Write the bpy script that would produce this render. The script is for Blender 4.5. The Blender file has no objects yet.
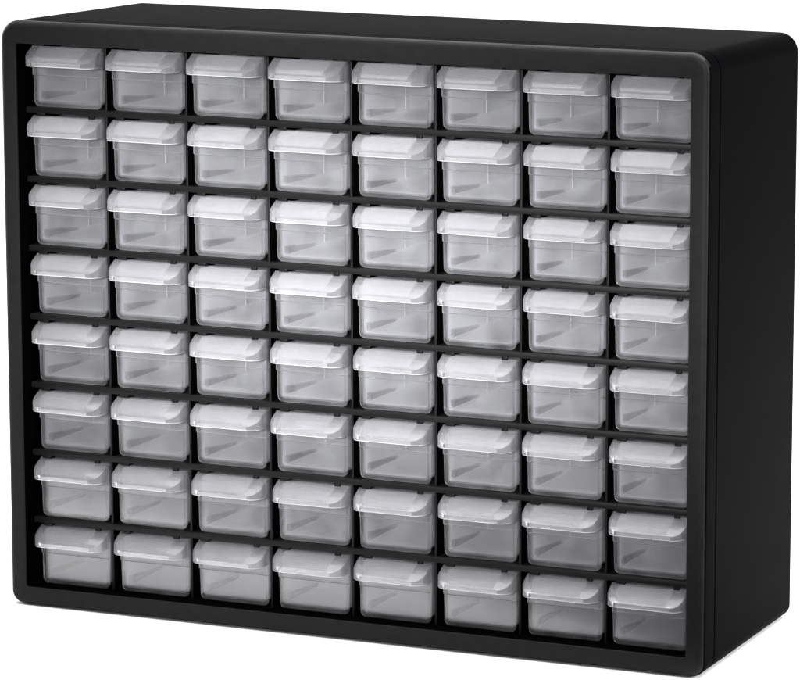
import bpy, bmesh, math, random
from mathutils import Vector, Matrix
random.seed(7)
MM = 0.001
S = bpy.context.scene
COL = S.collection

# ------------------------------------------------------------------ helpers
def finish(name, bm, mat, parent=None, smooth=35, scale=True):
    bmesh.ops.remove_doubles(bm, verts=bm.verts, dist=1e-4)
    bmesh.ops.recalc_face_normals(bm, faces=bm.faces)
    if scale:
        bmesh.ops.scale(bm, vec=(MM, MM, MM), verts=bm.verts)
    me = bpy.data.meshes.new(name)
    bm.to_mesh(me); bm.free()
    me.materials.append(mat)
    if smooth:
        me.shade_smooth()
        me.set_sharp_from_angle(angle=math.radians(smooth))
    o = bpy.data.objects.new(name, me)
    COL.objects.link(o)
    if parent: o.parent = parent
    return o

def box(bm, x0, x1, y0, y1, z0, z1, bev=0.0, seg=2):
    m = Matrix.Translation(((x0+x1)/2, (y0+y1)/2, (z0+z1)/2)) @ Matrix.Diagonal((x1-x0, y1-y0, z1-z0, 1))
    r = bmesh.ops.create_cube(bm, size=1.0, matrix=m)
    if bev > 0:
        es = set()
        for v in r['verts']: es.update(v.link_edges)
        bmesh.ops.bevel(bm, geom=list(es), offset=bev, segments=seg, affect='EDGES', profile=0.5)

def rrect(x0, x1, z0, z1, r, n=10):
    """rounded rectangle in XZ, counter-clockwise"""
    if r < 1e-3: r = 1e-3
    pts = []
    rb = r-4.0 if r > 5 else r            # the lower corners are tighter than the upper ones
    for cx, cz, a0, q in ((x1-r, z1-r, 0, r), (x0+r, z1-r, 90, r), (x0+rb, z0+rb, 180, rb), (x1-rb, z0+rb, 270, rb)):
        for i in range(n+1):
            a = math.radians(a0 + 90*i/n)
            pts.append((cx + q*math.cos(a), cz + q*math.sin(a)))
    return pts

def rings(bm, ring_list, closed_loft=False, cap0=False, cap1=False):
    R = [[bm.verts.new(p) for p in r] for r in ring_list]
    n = len(R[0])
    m = len(R)
    for i in range(m if closed_loft else m-1):
        a, b = R[i], R[(i+1) % m]
        for j in range(n):
            k = (j+1) % n
            bm.faces.new((a[j], a[k], b[k], b[j]))
    if cap0: bm.faces.new(R[0])
    if cap1: bm.faces.new(R[-1])

# ------------------------------------------------------------------ materials
def newmat(name):
    m = bpy.data.materials.new(name); m.use_nodes = True
    nt = m.node_tree; nt.nodes.clear()
    out = nt.nodes.new('ShaderNodeOutputMaterial')
    return m, nt, out

def black_plastic(name, base, rough, spec, bump=0.25, scale=900, mott=0.35, ns=28):
    m, nt, out = newmat(name)
    N = nt.nodes.new; L = nt.links.new
    p = N('ShaderNodeBsdfPrincipled')
    tc = N('ShaderNodeTexCoord')
    n1 = N('ShaderNodeTexNoise'); n1.inputs['Scale'].default_value = ns; n1.inputs['Detail'].default_value = 6
    n2 = N('ShaderNodeTexNoise'); n2.inputs['Scale'].default_value = scale; n2.inputs['Detail'].default_value = 3
    L(tc.outputs['Object'], n1.inputs['Vector']); L(tc.outputs['Object'], n2.inputs['Vector'])
    cr = N('ShaderNodeMapRange'); cr.inputs['To Min'].default_value = 1-mott; cr.inputs['To Max'].default_value = 1+mott
    L(n1.outputs['Fac'], cr.inputs['Value'])
    mx = N('ShaderNodeVectorMath'); mx.operation = 'SCALE'
    mx.inputs[0].default_value = base
    L(cr.outputs['Result'], mx.inputs['Scale'])
    L(mx.outputs['Vector'], p.inputs['Base Color'])
    rr = N('ShaderNodeMapRange'); rr.inputs['To Min'].default_value = rough-0.03; rr.inputs['To Max'].default_value = rough+0.04
    L(n1.outputs['Fac'], rr.inputs['Value']); L(rr.outputs['Result'], p.inputs['Roughness'])
    p.inputs['Specular IOR Level'].default_value = spec
    b = N('ShaderNodeBump'); b.inputs['Strength'].default_value = bump; b.inputs['Distance'].default_value = 0.0002
    L(n2.outputs['Fac'], b.inputs['Height']); L(b.outputs['Normal'], p.inputs['Normal'])
    L(p.outputs['BSDF'], out.inputs['Surface'])
    return m

def clear_plastic(name, see=0.45, col=(0.86, 0.87, 0.9), rough=0.22, trans=0.4, edge=0.5, gl=0.08, fs=1.0):
    """milky styrene: partly see-through, partly scattering, glossy coat"""
    m, nt, out = newmat(name)
    N = nt.nodes.new; L = nt.links.new
    tc = N('ShaderNodeTexCoord')
    oi = N('ShaderNodeObjectInfo')
    off = N('ShaderNodeVectorMath'); off.operation = 'ADD'
    rnd = N('ShaderNodeMath'); rnd.operation = 'MULTIPLY'; rnd.inputs[1].default_value = 3.0
    L(oi.outputs['Random'], rnd.inputs[0]); L(tc.outputs['Object'], off.inputs[0]); L(rnd.outputs[0], off.inputs[1])
    n1 = N('ShaderNodeTexNoise'); n1.inputs['Scale'].default_value = 55; n1.inputs['Detail'].default_value = 4
    L(off.outputs['Vector'], n1.inputs['Vector'])
    df = N('ShaderNodeBsdfDiffuse'); df.inputs['Color'].default_value = (*col, 1)
    tl = N('ShaderNodeBsdfTranslucent'); tl.inputs['Color'].default_value = (*col, 1)
    body = N('ShaderNodeMixShader'); body.inputs[0].default_value = trans
    L(df.outputs[0], body.inputs[1]); L(tl.outputs[0], body.inputs[2])
    tr = N('ShaderNodeBsdfTransparent'); tr.inputs['Color'].default_value = (0.97, 0.97, 0.98, 1)
    lw = N('ShaderNodeLayerWeight'); lw.inputs['Blend'].default_value = 0.35
    # opacity = 1-see + edge*facing + small noise
    f1 = N('ShaderNodeMath'); f1.operation = 'MULTIPLY_ADD'
    L(lw.outputs['Facing'], f1.inputs[0]); f1.inputs[1].default_value = edge; f1.inputs[2].default_value = 1-see
    f2 = N('ShaderNodeMath'); f2.operation = 'MULTIPLY_ADD'; f2.use_clamp = True
    L(n1.outputs['Fac'], f2.inputs[0]); f2.inputs[1].default_value = 0.16; 
    f3 = N('ShaderNodeMath'); f3.operation = 'SUBTRACT'; f3.inputs[1].default_value = 0.08
    L(f1.outputs[0], f3.inputs[0]); L(f3.outputs[0], f2.inputs[2])
    s1 = N('ShaderNodeMixShader'); L(f2.outputs[0], s1.inputs[0])
    L(tr.outputs[0], s1.inputs[1]); L(body.outputs[0], s1.inputs[2])
    gb = N('ShaderNodeBsdfGlossy'); gb.inputs['Roughness'].default_value = rough
    gb.inputs['Color'].default_value = (1, 1, 1, 1)
    bp = N('ShaderNodeBump'); bp.inputs['Strength'].default_value = 0.05; bp.inputs['Distance'].default_value = 0.0004
    L(n1.outputs['Fac'], bp.inputs['Height']); L(bp.outputs['Normal'], gb.inputs['Normal'])
    fr = N('ShaderNodeFresnel'); fr.inputs['IOR'].default_value = 1.5
    fm = N('ShaderNodeMath'); fm.operation = 'ADD'; fm.use_clamp = True; fm.inputs[1].default_value = gl
    fx = N('ShaderNodeMath'); fx.operation = 'MULTIPLY'; fx.inputs[1].default_value = fs
    L(fr.outputs[0], fx.inputs[0]); L(fx.outputs[0], fm.inputs[0])
    s2 = N('ShaderNodeMixShader'); L(fm.outputs[0], s2.inputs[0])
    L(s1.outputs[0], s2.inputs[1]); L(gb.outputs[0], s2.inputs[2])
    L(s2.outputs[0], out.inputs['Surface'])
    return m

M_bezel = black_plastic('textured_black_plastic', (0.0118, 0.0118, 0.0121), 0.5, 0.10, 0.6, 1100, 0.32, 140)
M_shell = black_plastic('smooth_black_plastic', (0.0007, 0.0007, 0.0009), 0.55, 0.004, 0.3, 1500, 0.12, 60)
M_shelf = black_plastic('shelf_black_plastic', (0.0085, 0.0085, 0.0088), 0.45, 0.12, 0.3, 900, 0.3)
M_edge = black_plastic('top_highlight_black', (0.0030, 0.0030, 0.0032), 0.38, 0.26, 0.2, 700, 0.15)
M_edge2 = black_plastic('corner_highlight_black', (0.0030, 0.0030, 0.0032), 0.44, 0.15, 0.2, 700, 0.15)
M_edge3 = black_plastic('fading_highlight_black', (0.0024, 0.0024, 0.0026), 0.5, 0.07, 0.2, 700, 0.15)
M_liner = black_plastic('liner_gap_shade_black', (0.0015, 0.0015, 0.0015), 0.7, 0.0, 0.1, 700, 0.2)
M_panel = clear_plastic('frosted_clear_plastic', see=0.93, trans=0.3, edge=0.10, rough=0.20, gl=0.02)
M_hood = clear_plastic('glossy_clear_plastic', see=0.88, col=(0.66, 0.66, 0.68), trans=0.35, edge=0.30, rough=0.12, gl=0.0, fs=0.55)
M_frost = clear_plastic('frosted_grip_plastic', see=0.84, col=(0.72,0.72,0.74), trans=0.35, edge=0.15, rough=0.28, gl=0.02, fs=0.7)
M_lip = clear_plastic('painted_lit_lip', see=0.73, col=(0.9,0.9,0.92), trans=0.3, edge=0.15, rough=0.3, gl=0.02)  # the lit front band of the lip, put into a whiter colour
M_rim = clear_plastic('painted_edge_light', see=0.12, col=(0.92,0.92,0.94), trans=0.4, edge=0.1, rough=0.15, gl=0.1)  # light piped to the hood's lower edge, put into a whiter plastic
M_tray = clear_plastic('milky_tray_plastic', see=0.10, col=(0.93, 0.93, 0.95), trans=0.35, edge=0.2, rough=0.35, gl=0.0)

m, nt, out = newmat('white_studio_sweep')
p = nt.nodes.new('ShaderNodeBsdfDiffuse'); p.inputs['Color'].default_value = (0.93, 0.93, 0.93, 1)
nt.links.new(p.outputs[0], out.inputs['Surface'])
M_white = m

# ------------------------------------------------------------------ cabinet
W, H, D = 508.0, 400.5, 169.0
L_, R_, T_, B_ = 12.5, 12.5, 15.3, 12.7       # margins of the opening
OX0, OX1, OZ0, OZ1 = L_, W-R_, B_, H-T_
FRONT = 11.5                                    # recess of the shelf lips
SEAM = 19.6
cab = bpy.data.objects.new('storage_cabinet', None); COL.objects.link(cab)
cab['label'] = 'black plastic storage cabinet with eight columns and eight rows of small clear drawers'
cab['category'] = 'storage cabinet'

# front frame (bezel): round-over outside, small bevel inside
bm = bmesh.new()
RO, RC = 4.2, 13.0
rl = []
def ring(x0, x1, z0, z1, r, y, n=12): return [(x, y, z) for x, z in rrect(x0, x1, z0, z1, r, n)]
rl.append(ring(1.2, W-1.2, 1.2, H-1.2, RC-1.2, SEAM))
rl.append(ring(0.4, W-0.4, 0.4, H-0.4, RC-0.4, SEAM-0.25))
rl.append(ring(0, W, 0, H, RC, SEAM-0.8))
for i in range(9):
    a = math.radians(90*i/8)
    ins = RO*(1-math.cos(a)); y = RO*(1-math.sin(a))
    rl.append(ring(ins, W-ins, ins, H-ins, RC-ins, y))
for i in range(5):
    a = math.radians(90*i/4)
    o = 0.9*math.cos(a)-0.0
    rl.append(ring(OX0-0.9*(1-math.sin(a)), OX1+0.9*(1-math.sin(a)), OZ0-0.9*(1-math.sin(a)), OZ1+0.9*(1-math.sin(a)), 1.6+0.9*(1-math.sin(a)), 0.9*(1-math.cos(a))))
rl.append(ring(OX0, OX1, OZ0, OZ1, 1.6, SEAM))
rings(bm, rl, closed_loft=True)
bmesh.ops.recalc_face_normals(bm, faces=bm.faces)
bm.normal_update()
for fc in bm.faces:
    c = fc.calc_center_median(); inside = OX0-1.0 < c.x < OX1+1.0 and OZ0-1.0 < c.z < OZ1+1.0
    if inside and c.y > 1.0: fc.material_index = 2  # inner walls of the opening: recess shade put into a blacker colour
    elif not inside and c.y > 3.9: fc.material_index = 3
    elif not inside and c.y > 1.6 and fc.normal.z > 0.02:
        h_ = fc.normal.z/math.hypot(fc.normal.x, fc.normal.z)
        fc.material_index = 1 if h_ > 0.9 else 4 if h_ > 0.68 else 5 if h_ > 0.35 else 3  # top-edge highlight shaped by glossier material on upward faces, fading round corners
    elif not inside and c.y > 1.6 and fc.normal.z <= 0.02: fc.material_index = 3  # side round-over: its dark reflection put into the colour
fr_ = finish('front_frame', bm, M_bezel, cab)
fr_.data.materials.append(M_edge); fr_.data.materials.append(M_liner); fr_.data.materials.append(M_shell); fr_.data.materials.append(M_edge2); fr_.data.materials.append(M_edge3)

# shell: outer tube, back edge rounding and the back
bm = bmesh.new()
rl = [ring(4, W-4, 4, H-4, RC-4, SEAM+0.02),
      ring(1.2, W-1.2, 1.2, H-1.2, RC-1.2, SEAM+0.02),
      ring(1.2, W-1.2, 1.2, H-1.2, RC-1.2, SEAM+0.7),
      ring(0.35, W-0.35, 0.35, H-0.35, RC-0.35, SEAM+0.85),
      ring(0, W, 0, H, RC, SEAM+1.3)]
for i in range(7):
    a = math.radians(90*i/6)
    ins = 2.0*(1-math.cos(a)); y = D-2.0*(1-math.sin(a))
    rl.append(ring(ins, W-ins, ins, H-ins, RC-ins, y))
rings(bm, rl, cap1=True)
finish('outer_shell', bm, M_shell, cab)

# inner liner: four walls and a back behind the opening
bm = bmesh.new()
box(bm, OX0-2.6, OX0-0.02, SEAM+0.1, D-4, OZ0-2, OZ1+2)
box(bm, OX1+0.02, OX1+2.6, SEAM+0.1, D-4, OZ0-2, OZ1+2)
box(bm, OX0, OX1, SEAM+0.1, D-4, OZ0-2.5, OZ0-0.02)
box(bm, OX0, OX1, SEAM+0.1, D-4, OZ1+0.02, OZ1+2.5)
box(bm, OX0-2, OX1+2, D-3.9, D-2.6, OZ0-2, OZ1+2)
finish('inner_liner', bm, M_liner, cab, smooth=None)

PX = (OX1-OX0)/8
shelf_top = [341.7 - 47.05*k for k in range(7)]
def cell_x(c): return OX0 + PX*c
# shelves
for k in range(7):
    bm = bmesh.new()
    zt = shelf_top[k]
    box(bm, OX0-0.0, OX1+0.0, FRONT, FRONT+3.2, zt-4.0, zt, 0.45)
    box(bm, OX0, OX1, FRONT+2.6, D-6, zt-2.2, zt-0.4)
    for c in range(8):                       # drawer stops under the lip
        x = cell_x(c)+PX/2
        box(bm, x-22.8, x-16.6, FRONT+0.7, FRONT+2.6, zt-6.0, zt-3.6, 0.2)
        box(bm, x+17.0, x+21.0, FRONT+0.7, FRONT+2.6, zt-6.3, zt-3.6, 0.2)
    finish('shelf', bm, M_shelf, cab)
# stops under the top of the frame
for c in range(8):
    bm = bmesh.new()
    x = cell_x(c)+PX/2
    box(bm, x+17.5, x+20.5, FRONT+0.7, FRONT+2.6, OZ1-2.0, OZ1+0.3, 0.2)
    finish('drawer_stop', bm, M_shelf, cab)
# dividers between the columns
for c in range(1, 8):
    bm = bmesh.new()
    x = cell_x(c)
    box(bm, x-0.75, x+0.75, FRONT+1.4, D-6, OZ0, OZ1, 0.2)
    for fc in bm.faces:
        if fc.calc_center_median().y > FRONT+1.75: fc.material_index = 1  # sides blacker than the front edge: shade of the gap in the colour
    finish('divider', bm, M_shelf, cab).data.materials.append(M_liner)

# ------------------------------------------------------------------ one drawer (origin: bottom centre of its front)
DW, DH = 53.0, 41.0          # width, height
PY = 3.4                     # panel front behind the shelf lip front (drawer y=0 is FRONT)
M_step = clear_plastic('painted_step_refraction', see=0.35, col=(0.22, 0.22, 0.23), trans=0.2, edge=0.1, rough=0.4, gl=-0.03)  # dark colour put in for the black refraction along the step
M_clear = clear_plastic('clear_border_plastic', see=0.96, trans=0.3, edge=0.25, rough=0.15, gl=0.0)
def make_panel():
    bm = bmesh.new()
    hw = DW/2; r = 4.0
    rows = []
    for i in range(7):
        a = math.radians(90*i/6)
        rows.append((r-r*math.cos(a), hw-0.7-r+r*math.sin(a), PY+0.3))
    rows[0] = (0.0, rows[0][1], PY+0.9)
    GI = len(rows)+1
    rows += [(20.6, hw-0.35, PY+0.3), (20.85, hw-0.3, PY+0.3), (21.5, hw-0.05, PY-0.35), (22.0, hw, PY-0.45), (DH-0.5, hw, PY-0.45), (DH, hw-0.2, PY-0.1)]
    back = PY+1.7
    F = []; K = []
    for z, w, y in rows:
        F.append([bm.verts.new((s*w, y, z)) for s in (-1, 1)])
        K.append([bm.verts.new((s*w, back, z)) for s in (-1, 1)])
        # edge softening
    # inner columns to round the vertical edges
    n = len(rows)
    G = []
    for i, (z, w, y) in enumerate(rows):
        G.append([bm.verts.new((sx*(w-d), y+e, z)) for sx, d, e in ((-1, 0, 0.5), (-1, 0.5, 0), (-1, 2.3, 0), (1, 2.3, 0), (1, 0.5, 0), (1, 0, 0.5))])
    for v in [v for f in F for v in f]: bm.verts.remove(v)
    for i in range(n-1):
        a, b = G[i], G[i+1]
        for j in range(5):
            fc = bm.faces.new((a[j], a[j+1], b[j+1], b[j]))
            if j != 2: fc.material_index = 1
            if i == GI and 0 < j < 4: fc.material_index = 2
        bm.faces.new((K[i][0], a[0], b[0], K[i+1][0]))
        bm.faces.new((a[5], K[i][1], K[i+1][1], b[5]))
        bm.faces.new((K[i][1], K[i][0], K[i+1][0], K[i+1][1]))
    for fc in bm.faces:
        if fc.calc_center_median().z < 2.7: fc.material_index = 1
    bm.faces.new((K[0][0], K[0][1], *G[0][::-1]))
    bm.faces.new((K[-1][0], *G[-1], K[-1][1]))
    return bm

def make_tray():
    """U-shaped channel with a back wall, a raised middle slot rib on each side"""
    bm = bmesh.new()
    hw = DW/2-2.5; r = 3.0; t = 1.2; y0 = PY+1.72; y1 = 142.0; top = DH-3.0
    def U(hw, r, zb, top, n=6):
        pts = [(-hw, top)]
        for i in range(n+1):
            a = math.radians(180+90*i/n); pts.append((-hw+r+r*math.cos(a), zb+r+r*math.sin(a)))
        for i in range(n+1):
            a = math.radians(270+90*i/n); pts.append((hw-r+r*math.cos(a), zb+r+r*math.sin(a)))
        pts.append((hw, top)); return pts
    o = U(hw, r, 2.3, top); i_ = U(hw-t, r-t, 2.3+t, top)
    prof = o + i_[::-1]
    A = [bm.verts.new((x, y0, z)) for x, z in prof]
    Bv = [bm.verts.new((x, y1, z)) for x, z in prof]
    n = len(prof)
    for j in range(n):
        k = (j+1) % n
        bm.faces.new((A[j], A[k], Bv[k], Bv[j]))
    m = len(o)
    for V in (Bv,):
        for j in range(m-1):
            bm.faces.new((V[j], V[j+1], V[n-2-j], V[n-1-j]))
    box(bm, -hw+t+0.02, hw-t-0.02, y1-t, y1-0.01, 2.0+t+2.2, top-0.1)
    return bm

def make_shade_streak():  # added dark wedge standing in for the shadow streak on the left wall
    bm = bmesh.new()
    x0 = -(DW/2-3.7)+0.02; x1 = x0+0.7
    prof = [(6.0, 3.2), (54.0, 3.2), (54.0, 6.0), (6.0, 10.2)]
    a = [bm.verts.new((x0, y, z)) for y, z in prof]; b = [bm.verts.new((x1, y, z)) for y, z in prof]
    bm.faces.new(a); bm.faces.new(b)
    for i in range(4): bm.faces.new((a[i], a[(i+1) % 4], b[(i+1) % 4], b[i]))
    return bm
def make_ribs():
    hw = DW/2-3.7
    for s in (-1, 1):
        bm = bmesh.new()
        for yy in (66,):
            x0, x1 = sorted((s*hw-s*0.02, s*(hw-0.22)))
            box(bm, x0, x1, yy, yy+2.6, 3.6, 35.0, 0.1)
        finish('divider_slot', bm, M_tray, parts[1], smooth=None)

HZ0, HLIP, HZ1 = 28.3, 3.2, 40.6     # hood: lower edge, lip height, top
HP = 13.6                             # projection in front of the panel
def hood_contour(off=0.0, n=10):
    hw = DW/2-off; rr = 8.0-off; yf = PY-0.45-HP+off; yb = PY-0.45
    pts = [(-hw, yb)]
    for i in range(n+1):
        a = math.radians(180+90*i/n); pts.append((-hw+rr+rr*math.cos(a), yf+rr+rr*math.sin(a)))
    for i in range(n+1):
        a = math.radians(270+90*i/n); pts.append((hw-rr+rr*math.cos(a), yf+rr+rr*math.sin(a)))
    pts.append((hw, yb)); return pts
def slope_z(y):
    yb = PY-0.45; t = (yb-y)/HP
    return HZ1 - (HZ1-HZ0-HLIP)*t**1.15 if t > 0 else HZ1
def make_hood():
    bm = bmesh.new()
    t = 1.15
    O = hood_contour(0); I = hood_contour(t)
    I = [(x, min(y, PY-0.45)) for x, y in I]; 
    n = len(O)
    # wall rings: lower outer, upper outer, and the inner ones
    lo = [bm.verts.new((x, y+ (0.0), HZ0+0.45)) for x, y in O]
    lo2 = [bm.verts.new((x+(ix-x)*0.3, y+(iy-y)*0.3, HZ0)) for (x, y), (ix, iy) in zip(O, I)]
    up = [bm.verts.new((x, y, slope_z(y)-0.35)) for x, y in O]
    up2 = [bm.verts.new((x+(ix-x)*0.4, y+(iy-y)*0.4, slope_z(y)+0.02)) for (x, y), (ix, iy) in zip(O, I)]
    il = [bm.verts.new((x, y, HZ0)) for x, y in I]
    iu = [bm.verts.new((x, y, slope_z(y)-t)) for x, y in I]
    for q, (a, b) in enumerate(((lo2, lo), (lo, up), (up, up2), (iu, il), (il, lo2))):
        for j in range(n-1):
            fc = bm.faces.new((a[j], a[j+1], b[j+1], b[j]))
            if q in (0, 4): fc.material_index = 1
            if q == 1 and j == n//2-1: fc.material_index = 2
    # sloping top and its underside as strips joining left and right contour points
    for V, Z in ((up2, 0), (iu, 0)):
        h = n//2
        for j in range(h-1):
            bm.faces.new((V[j], V[j+1], V[n-2-j], V[n-1-j]))
    return bm
def make_grip():
    bm = bmesh.new()
    yb = PY-0.45; M = 48
    ra, rb = [], []
    for i in range(M+1):
        t = 0.09+0.86*i/M; y = yb-HP*t; z = slope_z(y)
        h = 0.05+0.40*(0.5+0.5*math.cos(2*math.pi*i/4.0))
        x0 = -20.5 + (3.5*max(0, t-0.7)/0.3); x1 = 17.5-(2.5*t)
        ra.append([bm.verts.new(p) for p in ((x0, y, z+0.03), (x0+0.5, y, z+h), (x1-0.5, y, z+h), (x1, y, z+0.03))])
    for i in range(M):
        for j in range(3): bm.faces.new((ra[i][j], ra[i][j+1], ra[i+1][j+1], ra[i+1][j]))
    return bm

ROWN = ['top', 'second', 'third', 'fourth', 'fifth', 'sixth', 'seventh', 'bottom']
COLN = ['leftmost', 'second', 'third', 'fourth', 'fifth', 'sixth', 'seventh', 'rightmost']
def label(r, c):
    row = f'{ROWN[r]} row' if r in (0, 7) else f'{ROWN[r]} row from the top'
    look = ['clear drawer with a brightly lit lip', 'clear hooded drawer', 'pale clear drawer',
            'bright clear drawer', 'bright frosted drawer', 'pale grey clear drawer', 'grey clear drawer', 'dim grey clear drawer'][r]
    if c in (0, 7): return f'{look}, {COLN[c]} in the {row}'
    return f'{look}, {COLN[c]} from left in the {row}'

proto = bpy.data.objects.new('drawer', None); COL.objects.link(proto)
parts = [finish('front_panel', make_panel(), M_panel, proto),
         finish('tray', make_tray(), M_tray, proto),
         finish('hooded_pull', make_hood(), M_hood, proto, smooth=50),
         ]
parts[2].data.materials.append(M_rim); parts[2].data.materials.append(M_lip)
parts[0].data.materials.append(M_clear); parts[0].data.materials.append(M_step)
grip = finish('grip_ridges', make_grip(), M_frost, parts[2], smooth=None)
make_ribs()
M_streak_shade = clear_plastic('painted_streak_shade', see=0.0, col=(0.10, 0.10, 0.105), trans=0.2, edge=0.1, rough=0.5, gl=0.0)  # dark tone of the shadow streak, faded at its edges below
nt = M_streak_shade.node_tree
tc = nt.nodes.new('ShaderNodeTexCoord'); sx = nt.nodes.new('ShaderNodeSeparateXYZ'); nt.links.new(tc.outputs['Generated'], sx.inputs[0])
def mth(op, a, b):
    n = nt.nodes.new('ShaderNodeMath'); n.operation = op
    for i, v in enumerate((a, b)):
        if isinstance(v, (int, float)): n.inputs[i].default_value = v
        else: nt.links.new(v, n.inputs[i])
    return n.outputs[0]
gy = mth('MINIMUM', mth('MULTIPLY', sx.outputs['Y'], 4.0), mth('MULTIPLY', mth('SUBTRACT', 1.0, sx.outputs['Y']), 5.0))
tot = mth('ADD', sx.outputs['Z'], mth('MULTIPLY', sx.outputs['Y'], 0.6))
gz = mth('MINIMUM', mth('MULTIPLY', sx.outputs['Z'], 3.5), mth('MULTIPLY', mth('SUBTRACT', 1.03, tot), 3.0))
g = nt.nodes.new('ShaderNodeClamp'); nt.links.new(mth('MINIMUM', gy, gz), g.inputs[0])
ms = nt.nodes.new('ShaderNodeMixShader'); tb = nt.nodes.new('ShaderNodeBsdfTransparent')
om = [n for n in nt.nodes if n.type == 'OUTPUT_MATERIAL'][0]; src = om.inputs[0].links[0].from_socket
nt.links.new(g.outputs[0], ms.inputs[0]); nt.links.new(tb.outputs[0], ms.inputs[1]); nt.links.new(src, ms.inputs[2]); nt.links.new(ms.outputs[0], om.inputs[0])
finish('shade_streak_wedge', make_shade_streak(), M_streak_shade, parts[1], smooth=None)

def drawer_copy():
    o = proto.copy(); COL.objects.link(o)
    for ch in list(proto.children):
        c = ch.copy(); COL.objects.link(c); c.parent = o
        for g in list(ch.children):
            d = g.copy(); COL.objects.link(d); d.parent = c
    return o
kids = list(proto.children)
first = True
todo = []
for r in range(8):
    for c in range(8):
        o = proto if first else drawer_copy(); first = False
        todo.append((o, r, c))
for o, r, c in todo:
    base = shelf_top[r] if r < 7 else OZ0-0.3
    dx = random.uniform(-0.35, 0.35); dy = random.uniform(-0.7, 0.7)
    o.location = ((cell_x(c)+PX/2+0.2+dx)*MM, (FRONT+dy)*MM, (base+0.15)*MM)
    o.rotation_euler = (0, 0, math.radians(random.uniform(-0.5, 0.5)))
    o['label'] = label(r, c); o['category'] = 'drawer'; o['group'] = 'clear drawers in the cabinet'

# ------------------------------------------------------------------ studio sweep
# white paper sweep, front edge angled to cut bounce light; unseen dark table added below
bm = bmesh.new()
prof = [(0.0, -0.0006), (2.2, -0.0006)]
for i in range(1, 13):
    a = math.radians(90*i/12); prof.append((2.2+1.5*math.sin(a), 1.5-1.5*math.cos(a)-0.0006))
prof.append((3.7, 6.0))
ang = math.radians(22.0); eu = Vector((math.cos(ang), math.sin(ang), 0)); ev = Vector((-math.sin(ang), math.cos(ang), 0))
P0 = Vector((0.1015, -0.1796, 0))
A = [bm.verts.new(P0-eu*5+ev*v+Vector((0, 0, z))) for v, z in prof]; Bv = [bm.verts.new(P0+eu*5+ev*v+Vector((0, 0, z))) for v, z in prof]
for i in range(len(prof)-1): bm.faces.new((A[i], Bv[i], Bv[i+1], A[i+1]))
fl = finish('backdrop', bm, M_white, None, smooth=60, scale=False)
fl['kind'] = 'structure'
bm = bmesh.new()
box(bm, -6, 6, -5, 3, -0.04, -0.0016)
tb_ = finish('unseen_dark_table', bm, M_shelf, None, smooth=None, scale=False)
tb_['kind'] = 'structure'

# ------------------------------------------------------------------ light
w = bpy.data.worlds.new('World'); S.world = w; w.use_nodes = True
w.node_tree.nodes['Background'].inputs[0].default_value = (1, 1, 1, 1)
w.node_tree.nodes['Background'].inputs[1].default_value = 0.12

def area(name, loc, target, sx, sy, power):
    l = bpy.data.lights.new(name, 'AREA'); l.shape = 'RECTANGLE'; l.size = sx; l.size_y = sy; l.energy = power
    o = bpy.data.objects.new(name, l); COL.objects.link(o); o.location = loc
    o.rotation_euler = (Vector(target)-Vector(loc)).to_track_quat('-Z', 'Y').to_euler()
    return o
area('softbox_overhead', (0.3, -0.25, 2.1), (0.3, -0.1, 0.0), 2.4, 1.3, 76)
area('added_fill_right', (1.25, 0.55, 2.0), (0.75, 0.3, 0.0), 1.0, 1.0, 50)  # added lamp that whitens the paper to the right
area('added_fill_low_right', (2.1, 0.55, 0.7), (0.6, 0.15, 0.0), 1.0, 0.6, 55)  # added low fill that lifts the contact shadow on the right
area('added_fill_low_left', (-1.5, 0.45, 0.7), (0.0, 0.1, 0.0), 1.0, 0.6, 25)  # added low fill for the shadow at the left corner
area('added_fill_backdrop', (0.0, 1.4, 2.6), (0.0, 2.6, 0.3), 3.0, 0.8, 60)  # added lamp that keeps the backdrop pure white
def spot(name, loc, target, power, size, soft=0.12):
    sp = bpy.data.lights.new(name, 'SPOT'); sp.energy = power; sp.spot_size = math.radians(size); sp.spot_blend = 1.0; sp.shadow_soft_size = soft
    so = bpy.data.objects.new(name, sp); COL.objects.link(so); so.location = loc
    so.rotation_euler = (Vector(target)-so.location).to_track_quat('-Z', 'Y').to_euler()
spot('added_front_spot', (0.45, -2.4, 0.75), (0.16, 0, 0.25), 600, 11.0)  # added spot pooling light on the middle rows, left half
spot('added_front_spot', (0.95, -2.4, 0.75), (0.41, 0, 0.25), 520, 11.0)  # second added spot, widens the pool to the right columns

# ------------------------------------------------------------------ camera
C_ = (1253.2401990431545, -1983.348421933012, 601.9262870160743)
yaw, pit, rol, f, cx, cy = -0.3272807650007681, 0.15201092269529326, 0.015782333502728906, 3417.4314747608896, 816.3680596248192, 251.59211973746028
fw = Vector((math.sin(yaw)*math.cos(pit), math.cos(yaw)*math.cos(pit), -math.sin(pit)))
rt = Vector((math.cos(yaw), -math.sin(yaw), 0)); up = rt.cross(fw)
r2 = rt*math.cos(rol)+up*math.sin(rol); u2 = up*math.cos(rol)-rt*math.sin(rol)
cam = bpy.data.cameras.new('camera'); co = bpy.data.objects.new('camera', cam); COL.objects.link(co)
mt = Matrix((r2, u2, -fw)).transposed().to_4x4(); mt.translation = Vector(C_)*MM
co.matrix_world = mt
cam.sensor_fit = 'HORIZONTAL'; cam.sensor_width = 36
cam.lens = f*36/800
cam.shift_x = (400-cx)/800; cam.shift_y = (cy-340)/800
cam.clip_start = 0.05; cam.clip_end = 100
S.camera = co

S.view_settings.view_transform = 'Standard'; S.view_settings.look = 'None'
S.view_settings.exposure = 0; S.view_settings.gamma = 1
S.render.engine = 'CYCLES'
S.cycles.transparent_max_bounces = 16
S.cycles.max_bounces = 8
